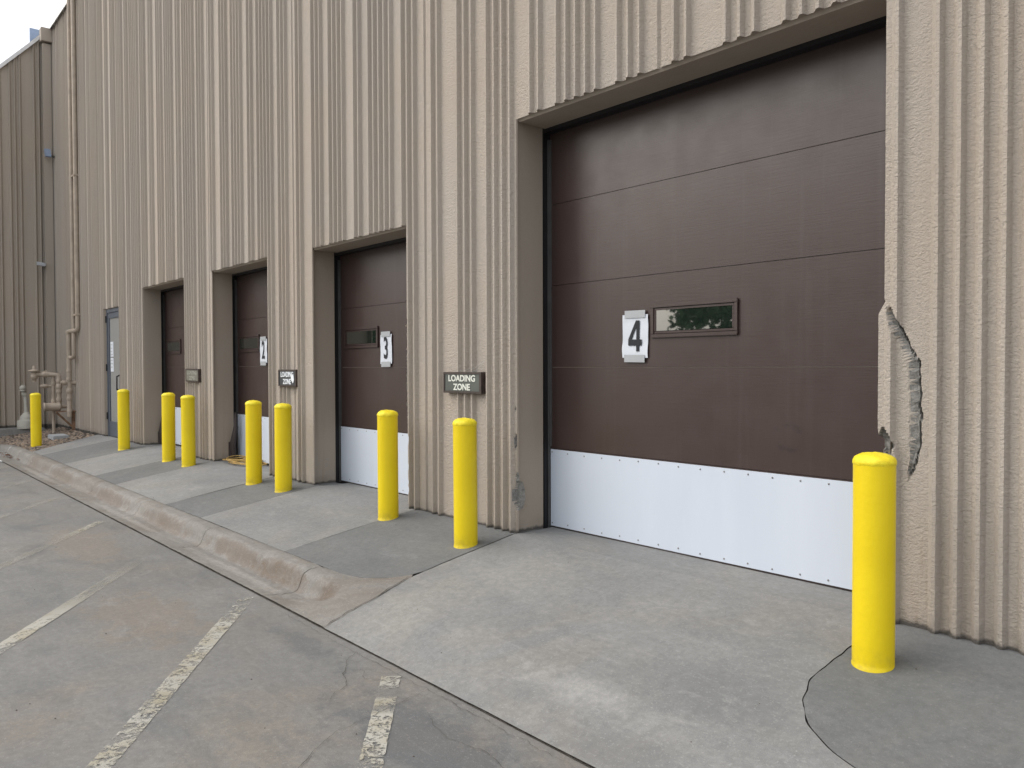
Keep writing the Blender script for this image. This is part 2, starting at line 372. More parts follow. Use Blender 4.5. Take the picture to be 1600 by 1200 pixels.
# concrete mow strip in front of the wing wall
mb = MB(); mb.box(-19.35, -18.75, -6, -.3, -.2, -.03); tag(mb.build('footing_strip', M['apron'], bevel=.01), kind='structure')
# parking lot
mb = MB(); vs = []; fs = []
xs_ = [-260, -120, -60, -40, -30]+[-24+.35*i for i in range(90)]+[10, 20, 60, 200]
yl = [-1.6, -1.62, -1.66, -1.72, -1.85, -2.0, -2.3, -2.7, -3.2, -4, -6, -10, -30, -90, -260]
for y in yl:
    for x in xs_:
        vs.append((x, y-(.0025+.005*abs(nz(x*9, 3, 1)) if y == -1.6 else 0), zlot(y) if y > -12 else zlot(-12)))
n = len(xs_)
for j in range(len(yl)-1):
    for i in range(n-1): fs.append((j*n+i, (j+1)*n+i, (j+1)*n+i+1, j*n+i+1))
mb.add(vs, fs, 0, True); tag(mb.build('parking_lot', M['lot']), kind='structure')
# kerb and gutter, swept along the paving edge
PROF = [(0, .0), (.035, .004), (.085, .001), (.112, -.006), (.132, -.018), (.147, -.038), (.158, -.068), (.168, -.100), (.186, -.126), (.215, -.136), (.30, -.132), (.38, -.122), (.432, -.115)]
PROFT = [(u/.432, h) for u, h in PROF]
def kerb_piece(mb, xa, xb, endblend=None):
    n = max(4, int(abs(xb-xa)/.035)); vs = []; fs = []; m = 40
    for i in range(n+1):
        x = xa+(xb-xa)*i/n
        w_ = 0.
        y0 = YK
        if endblend:
            w_ = min(1, max(0, (x-endblend[0])/(endblend[1]-endblend[0]))); w_ = w_*w_*(3-2*w_)
            y0 = lerp_tab(endblend[2], x)
        y1 = -1.596
        for k in range(m+1):
            u = k/m; y = y0+(y1-y0)*u
            uk = (-y-1.16)/.432
            h = lerp_tab(PROFT, max(0, uk)) if uk > 0 else 0
            zk = -.178+h if uk > 0 else zs(y)
            wear = (nz(x*6, y*20, 2)*.0025+nz(x*23, y*50, 3)*.003+nz(x*60, y*70, 3)*.0018)
            if .2 < uk < .5: wear *= 2.2
            if uk < .02: wear = 0
            z = zk*(1-w_)+zs(y)*w_+wear*(1-w_*.7)
            if i in (0, n): z -= .004
            vs.append((x, y, z))
    for i in range(n):
        for k in range(m):
            a = i*(m+1)+k; fs.append((a, a+1, a+m+2, a+m+1) if xb > xa else (a, a+m+1, a+m+2, a+1))
    mb.add([(v[0], v[1], v[2]) for v in vs], [tuple(reversed(f)) for f in fs], 0, True)
mb = MB()
cuts = [-16.4, -14.3, -12.43, -10.58, -8.73, -6.88, -5.03]
for a, b in zip(cuts, cuts[1:]): kerb_piece(mb, a+.003, b-.003)
kerb_piece(mb, -5.027, -4.155, (-4.85, -4.35, [(-5.03, YK), (-4.75, -1.155), (-4.55, -1.115), (-4.40, -1.025), (-4.31, -.91), (-4.28, -.86), (-4.24, -1.04), (-4.20, -1.2), (-4.155, -1.55)]))
# left end: sweeps round toward the lot
vs = []; fs = []; m = 30; NN = 40
for i in range(NN+1):
    if i <= 24: a = math.radians(90*i/24); cx, cy = -16.4-1.24*math.sin(a), -2.4+1.24*math.cos(a); d = (-math.sin(a), math.cos(a))
    else: cx, cy = -17.64, -2.4-(i-24)*.25; d = (-1, 0)
    for k in range(m+1):
        u = k/m*.432; h = lerp_tab(PROF, u)
        vs.append((cx-d[0]*u, cy-d[1]*u, -.178+h+nz(cx*7+u*20, cy*7, 2)*.006))
for i in range(NN):
    for k in range(m):
        a = i*(m+1)+k; fs.append((a, a+1, a+m+2, a+m+1))
mb.add(vs, fs, 0, True)
tag(mb.build('kerb', M['kerb']), kind='structure')
# painted stall lines
def quadstrip(name, p, q, wd, wear, z=.004, n=60):
    mb = MB(); p = Vector(p); q = Vector(q); d = (q-p).normalized(); s_ = Vector((-d.y, d.x))*wd/2; vs = []; at = []
    for i in range(n+1):
        c_ = p+(q-p)*i/n; j1 = nz(c_.x*25, c_.y*25, 1)*.005; j2 = nz(c_.x*25, c_.y*25, 7)*.005
        for k, sg in ((j1, 1), (j2, -1)):
            a = c_+s_*sg+s_.normalized()*k; vs.append((a.x, a.y, zlot(a.y)+z)); at.append(lerp_tab(wear, i/n))
    mb.add(vs, [(2*i, 2*i+1, 2*i+3, 2*i+2) for i in range(n)])
    return tag(mb.build(name, M['stripe'], attr={'wear': at}), kind='structure')
quadstrip('parking_line', (-5.07, -1.675), (-1.6, -4.25), .098, [(0, .95), (1, .95)], n=120)
quadstrip('parking_line', (-6.78, -1.78), (-3.3, -4.36), .098, [(0, .12), (.25, .5), (.4, 1.0), (1, 1)], n=120)
quadstrip('parking_line', (-8.55, -1.71), (-5.0, -4.34), .085, [(0, .95), (.1, .8), (.2, .35), (.45, .35), (1, .6)], n=120)
quadstrip('parking_line', (-10.5, -1.66), (-7.0, -4.3), .085, [(0, .5), (1, .6)], n=100)
quadstrip('parking_line', (-12.3, -1.66), (-8.8, -4.3), .085, [(0, .4), (1, .5)], n=100)
quadstrip('parking_line', (-14.2, -1.66), (-10.7, -4.3), .085, [(0, .4), (1, .5)], n=100)
quadstrip('parking_line', (-3.30, -1.69), (0.1, -4.3), .095, [(0, .95), (.028, .95), (.036, .1), (.055, .15), (.06, .9), (.075, .9), (.08, .3), (.10, 1.1), (1, 1)], n=240)
# cracks
def crack(mb, pts, wd, seed, zf=None, amp=.022):
    pts = [Vector(p) for p in pts]; fine = []
    for a, b in zip(pts, pts[1:]):
        k = max(2, int((b-a).length/.018))
        for i in range(k): fine.append(a+(b-a)*i/k)
    fine.append(pts[-1]); vs = []
    for i, p in enumerate(fine):
        d = (fine[min(i+1, len(fine)-1)]-fine[max(i-1, 0)]).normalized(); n_ = Vector((-d.y, d.x))
        p = p+n_*nz(p.x*12, p.y*12, seed)*amp+n_*nz(p.x*50, p.y*50, seed)*.008
        ww = wd*.62*(.35+.9*abs(nz(p.x*9, p.y*9, seed+3)))*min(1, 8*min(i, len(fine)-1-i)/len(fine)+.15)
        for s_ in (1, -1): vs.append((p.x+n_.x*ww*s_, p.y+n_.y*ww*s_, (zf or zlot)(p.y)+.0055))
    mb.add(vs, [(2*i, 2*i+1, 2*i+3, 2*i+2) for i in range(len(fine)-1)])
mb = MB()
crack(mb, [(-3.05, -1.63), (-3.02, -1.82), (-2.99, -1.95), (-2.96, -2.13), (-2.88, -2.32), (-2.7, -2.5)], .0035, 1)
crack(mb, [(-3.72, -1.63), (-3.57, -1.8), (-3.42, -1.88), (-3.35, -1.91), (-3.31, -1.98), (-3.24, -2.05)], .0035, 2)
crack(mb, [(-2.85, -1.80), (-2.6, -1.88), (-2.4, -1.82), (-2.2, -1.86)], .003, 4)
crack(mb, [(-3.55, -1.8), (-3.45, -1.76), (-3.36, -1.79), (-3.2, -1.72)], .0025, 6)
crack(mb, [(-4.75, -1.64), (-4.4, -1.655), (-4.1, -1.65), (-3.8, -1.66), (-3.2, -1.65), (-2.7, -1.655), (-2.0, -1.65)], .0028, 8)
crack(mb, [(-4.285, -.93), (-4.24, -1.05), (-4.21, -1.2), (-4.19, -1.45), (-4.155, -1.60)], .009, 11, zs, .03)
crack(mb, [(-4.27, -.95), (-4.215, -1.12), (-4.18, -1.3)], .004, 12, zs, .03)
for x in range(13): crack(mb, [(-1.2-x*1.2, -1.606), (-2.5-x*1.2, -1.606)], .0028, 20+x, None, .006)
tag(mb.build('pavement_crack', M['crack']), kind='structure')

# ------------------------------------------------------------------ building
J0, P, DD = -3.009, 2.438, .034
PK = [.100, .188, .45, .54, .628, .81, .90, .99, 1.077, 1.292, 1.38, 1.557, 1.648, 1.738, 1.828, 1.918, 2.10, 2.19, 2.28]
OPEN = [(-4.335, -1.70, 0, 2.98), (-7.50, -5.765, 0, 2.415), (-10.27, -8.52, 0, 2.44), (-13.22, -11.30, 0, 2.45), (-15.37, -14.49, 0, 2.245)]
ZT = 8.37
def profile(x0, x1):
    pts = []
    k0 = int((x0-J0)/P)-2; k1 = int((x1-J0)/P)+2
    for k in range(k0, k1):
        b = J0+k*P
        for dx, dy in ((-.047, DD), (-.040, DD+.010), (-.034, DD+.016), (-.026, DD+.016), (-.020, DD+.008), (-.012, DD)): pts.append((b+dx, dy))
        for p in PK:
            pts += [(b+p-.044, DD), (b+p-.040, DD-.003), (b+p-.015, .0015), (b+p+.001, .0), (b+p+.013, DD-.002), (b+p+.016, DD)]
    pts.sort()
    out = []
    for p in pts:
        if not out or p[0]-out[-1][0] > .0008: out.append(p)
    return out
PR = profile(-20.5, 8)
def py(x): return lerp_tab(PR, x)
outer = [(.640, -1.60), (.658, -1.60), (.677, -1.582), (.724, -1.554), (.829, -1.526), (.976, -1.525), (1.121, -1.529), (1.223, -1.532), (1.282, -1.567), (1.357, -1.604), (1.441, -1.640), (1.491, -1.681), (1.505, -1.700)]
inner = [(.640, -1.60), (.719, -1.605), (.796, -1.583), (.856, -1.572), (.988, -1.567), (1.121, -1.571), (1.224, -1.575), (1.268, -1.595), (1.343, -1.625), (1.418, -1.654), (1.486, -1.687), (1.505, -1.700)]
def deform(x, z):
    """surface point of the ribbed face and whether it is bare broken concrete"""
    y = py(x); m = 0; j = 0.
    if x > -9: j = .0008*nz(x*3, z*38, 5)+.0010*nz(x*5, z*90, 2)
    X = x+j
    if -1.705 <= x < -1.42 and .64 < z < 1.51:
        jo = .010*nz(z*19, 1, 0)+.005*nz(z*60, 1, 0); ji = .006*nz(z*25, 7, 0)+.003*nz(z*70, 3, 0)
        xo, xi = lerp_tab(outer, z)+jo, lerp_tab(inner, z)+ji+lerp_tab([(.64, .02), (1.12, .017), (1.28, .009), (1.5, .004)], z)
        if abs(x-xo) < .0032 and x > xi: return (xo, y, z, 0)
        if abs(x-xi) < .0032 and x < xo: return (xi-.022*max(0, min(1, (z-.80+.4*(x+1.7))/.10))*min(1, (1.5-z)/.05), y-.008, z, 0)
        if xi < x < xo:
            return (X, y*.3+.028+.016*nz(x*16, z*14, 3)+.007*nz(x*50, z*50, 1)+.004*(x-xi)/(xo-xi+.001)+(.03 if x > xo-.009 else 0), z, 1)
        if x <= xi and z > .72:
            k = max(0, min(1, (z-.80+.4*(x+1.7))/.10))*min(1, (1.5-z)/.05)
            X -= .022*k; y -= .012*k
            q = ((x+1.668)/.040)**2+((z-.845)/.062)**2+.7*nz(x*35, z*28, 3)
            if q < 1: return (X+.010*(1-max(q, 0)), y+.045*(1-.5*q)+.018*nz(x*30, z*30, 6), z, 1)
    if -4.46 < x < -4.335+1e-4:                       # chipped arris, left of door 4
        for zc, hz, xc, hx, dp in ((.665, .06, -4.348, .010, .02), (.27, .10, -4.339, .024, .07), (.9, .02, -4.35, .007, .008), (.40, .03, -4.338, .010, .012)):
            q = ((z-zc)/hz)**2+((x-xc)/hx)**2+.3*nz(x*45, z*30, zc)
            if q < 1: return (X, y+dp*(1-q*.4)+.01*nz(x*60, z*60, 1), z, 1)
    if -5.7651 < x < -5.68 and z < 1.62:              # crumbled arris, right of door 3
        bite = max(0, lerp_tab([(0, .050), (.1, .040), (.16, .052), (.30, .034), (.34, .048), (.52, .040), (.60, .055), (.64, .026), (.72, .032), (.80, .014), (.95, .006), (1.18, .006), (1.26, .022), (1.32, .006), (1.6, 0)], z)+.010*nz(z*24, 4, 0))*1.25
        if x < -5.765+bite:
            return (x+bite*.38*(1-(x+5.765)/max(bite, .004)), .012+.045*(1-(x+5.765)/max(bite, .004))+.008*nz(x*60, z*60, 1), z, 1)
    return (X, y+.0008*nz(x*9, z*50, 1), z, m)
def wallgrid(mb, x0, x1, zlist, extra):
    xs = sorted({round(v, 5) for v in [x0, x1]+[p[0] for p in PR if x0 < p[0] < x1]+extra+[o for O in OPEN for o in O[:2] if x0 <= o <= x1]})
    xs2 = [xs[0]]
    ed = {round(o, 5) for O in OPEN for o in O[:2]}|{x0, x1}
    for v in xs[1:]:
        if v-xs2[-1] < .0015:
            if v in ed: xs2[-1] = v
            continue
        xs2.append(v)
    xs = xs2
    n = len(xs); o = len(mb.v); flag = []
    for z in zlist:
        for x in xs:
            a = deform(x, z); mb.v.append(a[:3]); flag.append(a[3])
    for j in range(len(zlist)-1):
        zc = (zlist[j]+zlist[j+1])/2
        for i in range(n-1):
            xc = (xs[i]+xs[i+1])/2
            if any(O[0] < xc < O[1] and zc < O[3] for O in OPEN): continue
            a = j*n+i; f = (a, a+1, a+n+1, a+n)
            mb.f.append([q+o for q in f]); mb.mi.append(1 if sum(flag[q] for q in f) >= 2 else 0); mb.sm.append(False)
def fr(a, b, s_):
    n = max(1, int((b-a)/s_)); return [a+(b-a)*i/n for i in range(n+1)]
mb = MB()
ex = fr(-1.70, -1.43, .006)+fr(-4.45, -4.335, .006)+fr(-5.765, -5.68, .005)
tops = sorted({o[3] for o in OPEN})
zn = sorted({round(v, 4) for v in fr(-.3, 1.62, .0125)+fr(1.62, 5.2, .05)+fr(5.2, ZT, .5)+tops})
zf = sorted({round(v, 4) for v in [-.3, 0, 1, 2]+tops+fr(2.5, ZT, 1.2)})
wallgrid(mb, -8.0, 7.5, zn, ex)
wallgrid(mb, -19.35, -8.0, zf, [])
bld = empty('warehouse_building', (-10, 0, 0))
tag(bld, 'long tan ribbed concrete warehouse with four brown loading doors and a sloping wing wall', 'warehouse')
def part(o, par=None, label=None):
    p = par or bld; o.parent = p
    if p is bld: o.matrix_parent_inverse = Matrix.Translation((10, 0, 0))
    if label: o['label'] = label
    return o
part(mb.build('wall', [M['stucco'], M['broken']]))
# smooth reveals (jambs, soffit with its lit nib)
mb = MB()
for i, (a, b, z0, z1) in enumerate(OPEN):
    dp = .31 if i < 4 else .08
    jx = (-.026, -.06, -.04, .0, .0)[i]
    zz = fr(-.3, z1, .0125) if i < 2 else [-.3, z1]
    for side, X in ((1, a), (-1, b)):
        vs = []; fl = []
        for z in zz:
            P_ = deform(X, z); y0 = P_[1]; ex_ = 0
            vs += [(P_[0], y0, z), (P_[0]+side*.004, max(y0+.006, DD+.012), z), (X+side*(.006+jx), .062, z), (X+side*(.006+jx), dp, z), (X+side*(.006+jx), dp+(.12 if i == 4 else .001), z)]; fl.append(P_[3])
        for j in range(len(zz)-1):
            for k in range(4):
                f = (j*5+k, j*5+k+1, j*5+k+6, j*5+k+5)
                if side < 0: f = tuple(reversed(f))
                mb.add([], []); o_ = len(mb.v)
                mb.f.append([q+o_ for q in f]); mb.mi.append(1 if (k < 2 and fl[j]+fl[j+1] > 0) else 0); mb.sm.append(False)
        mb.v += vs
    # soffit
    xs = [a+.006]+[p[0] for p in PR if a+.008 < p[0] < b-.008]+[b-.006]
    vs = []
    for x in xs: vs += [(x, py(x), z1), (x, DD+.012, z1+.003), (x, DD+.026, z1-.016), (x, dp, z1-.016), (x, dp+(.12 if i == 4 else .001), z1-.016)]
    fs = []
    for i2 in range(len(xs)-1):
        for k in range(4): fs.append((i2*5+k, i2*5+k+1, i2*5+k+6, i2*5+k+5))
    mb.add(vs, fs)
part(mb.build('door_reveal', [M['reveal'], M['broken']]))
mb = MB()                                            # roof, back and end walls
mb.box(-19.3, 7.5, .12, 14, 8.1, 8.2); mb.box(-19.3, 7.5, 13.8, 14, -.3, 8.1); mb.box(7.3, 7.5, .12, 13.8, -.3, 8.1); mb.box(-19.5, -19.3, .12, 13.8, -.3, 8.1)
part(mb.build('roof', M['reveal']))
mb = MB(); mb.box(-19.32, 7.55, -.045, .30, ZT, ZT+.10); mb.box(-19.32, 7.55, -.045, -.035, ZT-.05, ZT)
part(mb.build('coping', M['coping'], bevel=.008))
# wing wall at the far end, ribbed, raked top
ribsY = [-.224, -.318]+[-.574, -.666, -.757]+[-.934, -1.03, -1.12, -1.21]+[-1.42, -1.51]+[-1.70+-.09*i for i in range(5)]+[-2.24, -2.33, -2.42]+[-2.66, -2.75]+[-3.01, -3.10, -3.19, -3.4, -3.49, -3.58, -3.67, -3.9, -4.0]
pts = [(0.25, 0)]
for y in ribsY: pts += [(y+.040, 0), (y+.005, .05), (y-.004, .05), (y-.022, 0)]
pts.append((-5, 0))
mb = MB(); vs = []
for y, d in pts:
    zt = max(4.2, 8.44+1.12*(min(y, 0)))
    vs += [(-19.33+d, y, -.3), (-19.33+d, y, 1.2), (-19.33+d, y, zt)]
fs = []
for i in range(len(pts)-1):
    for k in range(2): fs.append((i*3+k, i*3+k+1, i*3+k+4, i*3+k+3))
mb.add(vs, fs)
mb.box(-19.6, -19.38, -5, .2, -.3, 4.1)
part(mb.build('wing_wall', M['wing']), label='shaded brown wing wall with a raked top')
mb = MB()
for (ya, yb) in ((0.1, -3.69), (-3.69, -5)):
    za, zb = [max(4.2, 8.44+1.12*min(y, 0)) for y in (ya, yb)]
    mb.add([(x, y, z+dz) for (y, z) in ((ya, za), (yb, zb)) for x in (-19.60, -19.26) for dz in (0, .09)], [(0, 1, 3, 2), (4, 6, 7, 5), (1, 5, 7, 3), (0, 2, 6, 4), (0, 4, 5, 1), (2, 3, 7, 6)])
part(mb.build('coping', M['coping']))
mb = MB(); mb.box(-19.75, -19.70, -.30, -.10, 7.6, 8.47); part(mb.build('roof_flashing', M['bluegrey']), label='blue grey sheet standing above the corner')
mb = MB(); mb.box(-19.27, -19.16, -.165, -.01, -.25, 8.02); mb.box(-19.272, -19.155, -.17, -.005, 2.6, 2.64); mb.box(-19.272, -19.155, -.17, -.005, 5.3, 5.34)
ds = part(mb.build('downspout', M['wing'], bevel=.006))
mb = MB(); mb.box(-19.28, -19.10, -.20, -.0, 8.05, 8.33); cb = mb.build('collector_box', M['wing'], bevel=.006); cb.parent = ds; cb.matrix_parent_inverse = ds.matrix_world.inverted()

# ------------------------------------------------------------------ loading doors
def loading_door(a, b, zt, secs, win, label, near=True):
    YD = .39
    mb = MB()
    zz = secs
    for z0, z1 in zip(zz, zz[1:]):
        mb.box(a, b, YD, YD+.045, z0+.0012, z1-.0012)
    o = mb.build('loading_door', M['door'], bevel=.002); part(o, label=label)
    def kid(m, name, mat, bev=0., lab=None):
        k = m.build(name, mat, o, bevel=bev)
        if lab: k['label'] = lab
        return k
    # kick plate with screws
    m = MB(); kz0, kz1 = zz[0]+.012, zz[1]-.008
    m.box(a+.012, b-.01, YD-.006, YD-.0005, kz0, kz1, 0)
    nsc = int((b-a)/.165)
    for i in range(nsc+1):
        x = a+.03+(b-a-.06)*i/nsc+random.uniform(-.006, .006)
        for z in (kz0+.025, kz1-.022):
            m.lathe([(.006, 0), (.005, -.003), (.002, -.004)], (x, YD-.006, z+random.uniform(-.004, .004)), 8, 'Y', 1)
    kid(m, 'kick_plate', [M['white'], M['screw']])
    # window
    wx0, wx1, wz0, wz1 = win
    m = MB()
    for (fa, fb, ya, wd) in (((0), 1, YD-.022, .022), (0, 1, YD-.012, .046)):
        pass
    f1, f2 = .024, .05
    for x0_, x1_, z0_, z1_ in ((wx0, wx1, wz1-f1, wz1), (wx0, wx1, wz0, wz0+f1), (wx0, wx0+f1, wz0+f1, wz1-f1), (wx1-f1, wx1, wz0+f1, wz1-f1)):
        m.box(x0_, x1_, YD-.016, YD-.0006, z0_, z1_)
    a_ = f1+.001
    for x0_, x1_, z0_, z1_ in ((wx0+a_, wx1-a_, wz1-f2+.008, wz1-a_), (wx0+a_, wx1-a_, wz0+a_, wz0+f2-.008), (wx0+a_, wx0+f2-.01, wz0+f2-.008, wz1-f2+.008), (wx1-f2+.01, wx1-a_, wz0+f2-.008, wz1-f2+.008)):
        m.box(x0_, x1_, YD-.010, YD-.0006, z0_, z1_)
    kid(m, 'window_frame', M['door'], .003)
    m = MB(); m.box(wx0+.04, wx1-.04, YD-.006, YD-.0008, wz0+.042, wz1-.042)
    kid(m, 'window_pane', M['glass'])
    # side and head weatherstrip, tracks
    m = MB()
    for X, s_ in ((a, -1), (b, 1)):
        m.box(min(X+s_*.004, X+s_*.22), max(X+s_*.004, X+s_*.22), YD-.058, YD+.03, zz[0]-.02, zt-.02)
    m.box(a-.22, b+.22, YD-.07, YD+.03, zt-.04, zt+.15)
    kid(m, 'weather_strip', M['black'])
    m = MB()
    m.box(a-.003, a+.006, YD-.022, YD-.0007, zz[0]-.01, zt-.08); m.box(a+.0085, a+.02, YD-.012, YD-.001, zz[0]+.61, zt-.08)
    kid(m, 'door_track', M['greyangle']); m = MB()
    m.box(b-.008, b+.003, YD-.05, YD-.0007, zz[0]-.01, zt-.08)
    kid(m, 'door_track', M['greyangle'])
    m = MB(); m.box(a, b, YD-.004, YD+.04, zz[0]-.03, zz[0]+.0015)
    kid(m, 'bottom_seal', M['black'])
    return o
S4 = [-.005, .592, 1.20, 1.81, 2.414, 2.985]
loading_door(-4.37+.01, -1.62, 2.98, S4, (-3.383, -2.725, 1.392, 1.614), 'wide brown sectional loading door behind the number 4 sheet')
S3 = [-.005, .587, 1.204, 1.815, 2.425]
loading_door(-7.58, -5.68, 2.415, S3, (-7.47, -6.805, 1.40, 1.612), 'brown sectional loading door behind the number 3 sheet')
S3b = [v+.012 for v in S3]
loading_door(-10.36, -8.44, 2.44, S3b, (-10.29, -9.632, 1.405, 1.622), 'brown sectional loading door behind the number 2 sheet')
loading_door(-13.31, -11.20, 2.45, S3b, (-13.19, -12.53, 1.42, 1.645), 'farthest brown loading door, beside the glazed entry door')
# bent guard at the foot of two left jambs
for X, par_ in ((-10.24, 0), (-13.16, 0)):
    m = MB()
    m.tube([(X-.03, .30, .02), (X-.02, .28, .2), (X+.02, .30, .42), (X+.005, .31, .62)], [.035, .04, .026, .01], 8)
    m.obox((X-.06, .27, .12), (.02, 0, -.01), (0, .03, 0), (-.02, 0, .12))
    part(m.build('jamb_guard', M['door_frame']))

# ------------------------------------------------------------------ glazed entry door
m = MB(); a, b, zt = -15.364, -14.496, 2.229; Y = .045
m.box(a, a+.05, Y, Y+.06, 0, zt); m.box(b-.05, b, Y, Y+.06, 0, zt); m.box(a+.05, b-.05, Y, Y+.06, zt-.06, zt)
dr = part(m.build('entry_door', M['alu'], bevel=.004), label='grey framed glass entry door')
m = MB(); x0, x1 = a+.055, b-.055
m.box(x0, x0+.075, Y+.01, Y+.05, .01, zt-.065); m.box(x1-.075, x1, Y+.01, Y+.05, .01, zt-.065); m.box(x0+.075, x1-.075, Y+.01, Y+.05, zt-.16, zt-.065); m.box(x0+.075, x1-.075, Y+.01, Y+.05, .01, .27)
m.build('door_frame', M['alu'], dr, bevel=.004)
m = MB(); m.box(x0+.075, x1-.075, Y+.025, Y+.033, .27, zt-.16); m.build('glass', M['glass2'], dr)
m = MB(); m.tube([(x1-.04, Y+.01, .82), (x1-.04, Y-.04, .84), (x1-.04, Y-.04, 1.06), (x1-.04, Y+.01, 1.08)], .014, 8); m.build('handle', M['black'], dr)
for z in (1.15, .3, 2.0):
    m = MB(); m.box(a-.004, a+.03, Y-.018, Y-.001, z, z+.12); m.build('hinge', M['black'], dr)
m = MB()
m.box(x0+.12, x0+.30, Y+.019, Y+.022, 1.40, 1.66, 0); m.box(x0+.12, x0+.30, Y+.019, Y+.022, 1.14, 1.38, 0)
for z in (1.60, 1.54, 1.48, 1.43, 1.33, 1.27, 1.21): m.box(x0+.14, x0+.14+random.uniform(.08, .14), Y+.0165, Y+.0185, z, z+.018, 1)
nt_ = m.build('notice', [M['paper'], M['tape']]); tag(nt_, 'white printed notices stuck inside the glass of the entry door', 'notice')

# ------------------------------------------------------------------ number sheets
def text_mesh(body, size, sx, depth, mat, name, bold=0., align='CENTER'):
    cu = bpy.data.curves.new(name, 'FONT'); cu.body = body; cu.size = size; cu.align_x = align; cu.align_y = 'CENTER'
    cu.extrude = depth; cu.offset = bold
    tmp = bpy.data.objects.new('tmp', cu); col.objects.link(tmp)
    dg = bpy.context.evaluated_depsgraph_get(); me = bpy.data.meshes.new_from_object(tmp.evaluated_get(dg))
    bpy.data.objects.remove(tmp)
    for v in me.vertices: x, y, z = v.co; v.co = (x*sx, -z, y)
    me.materials.clear(); me.materials.append(mat)
    o = bpy.data.objects.new(name, me); col.objects.link(o); return o
def sheet(num, x, z, w_, h_, label, seed, tilt):
    e = empty('number_sheet', (x, .3845, z)); e.rotation_euler = (0, tilt, 0)
    tag(e, label, 'paper sheet', 'numbered paper sheets taped to the loading doors')
    m = MB(); vs = []; fs = []; nx, nzz = 8, 14
    for j in range(nzz+1):
        for i in range(nx+1):
            u, v = i/nx-.5, j/nzz-.5
            vs.append((u*w_*(1-.008*math.sin(j*.9+seed))+.0025*math.sin(v*9+seed), -.003-.003*abs(math.sin(v*7+seed))-.002*nz(u*4, v*4, seed), v*h_))
    for j in range(nzz):
        for i in range(nx): fs.append((j*(nx+1)+i, j*(nx+1)+i+1, (j+1)*(nx+1)+i+1, (j+1)*(nx+1)+i))
    n0 = len(vs); vs += [(v[0], v[1]+.0006, v[2]) for v in vs]; fs += [tuple(reversed([q+n0 for q in f])) for f in fs]
    m.add(vs, fs, 0, True); m.build('paper', M['paper'], e)
    for zc in (h_/2+.004, -h_/2-.004):
        m = MB(); m.box(-w_*.40, w_*.40, -.0115, -.0105, zc-.026, zc+.024); m.build('tape', M['tape'], e)
    if num == '4':
        m = MB(); q = 1.2
        for k, poly in enumerate(([(.012, -.085), (.034, -.085), (.034, .088), (.012, .088)], [(-.046, -.052), (.050, -.052), (.050, -.018), (-.046, -.018)], [(-.046, -.0178), (-.022, -.0178), (.030, .088), (.008, .088)])):
            n = 4; yk_ = -.0003*k
            m.add([(px_*q, yk_, pz_*q) for px_, pz_ in poly]+[(px_*q, .0015, pz_*q) for px_, pz_ in poly], [(0, 1, 2, 3), (7, 6, 5, 4)]+[(i, i+4, (i+1) % 4+4, (i+1) % 4) for i in range(4)])
        o = m.build('digit', M['ink'], e)
    else:
        o = text_mesh(num, h_*1.02, .60, .0008, M['ink'], 'digit', .004)
    o.parent = e; o.location = (0, -.0100, -.0)
    return e
sheet('4', -3.52, 1.408, .222, .29, 'white sheet numbered 4 taped to the wide near door', 1, 0.015)
sheet('3', -6.655, 1.38, .205, .285, 'white sheet numbered 3 taped beside a door window', 2.4, -.01)
sheet('2', -9.50, 1.41, .205, .30, 'white sheet numbered 2 half hidden by the wall edge', 4, .0)

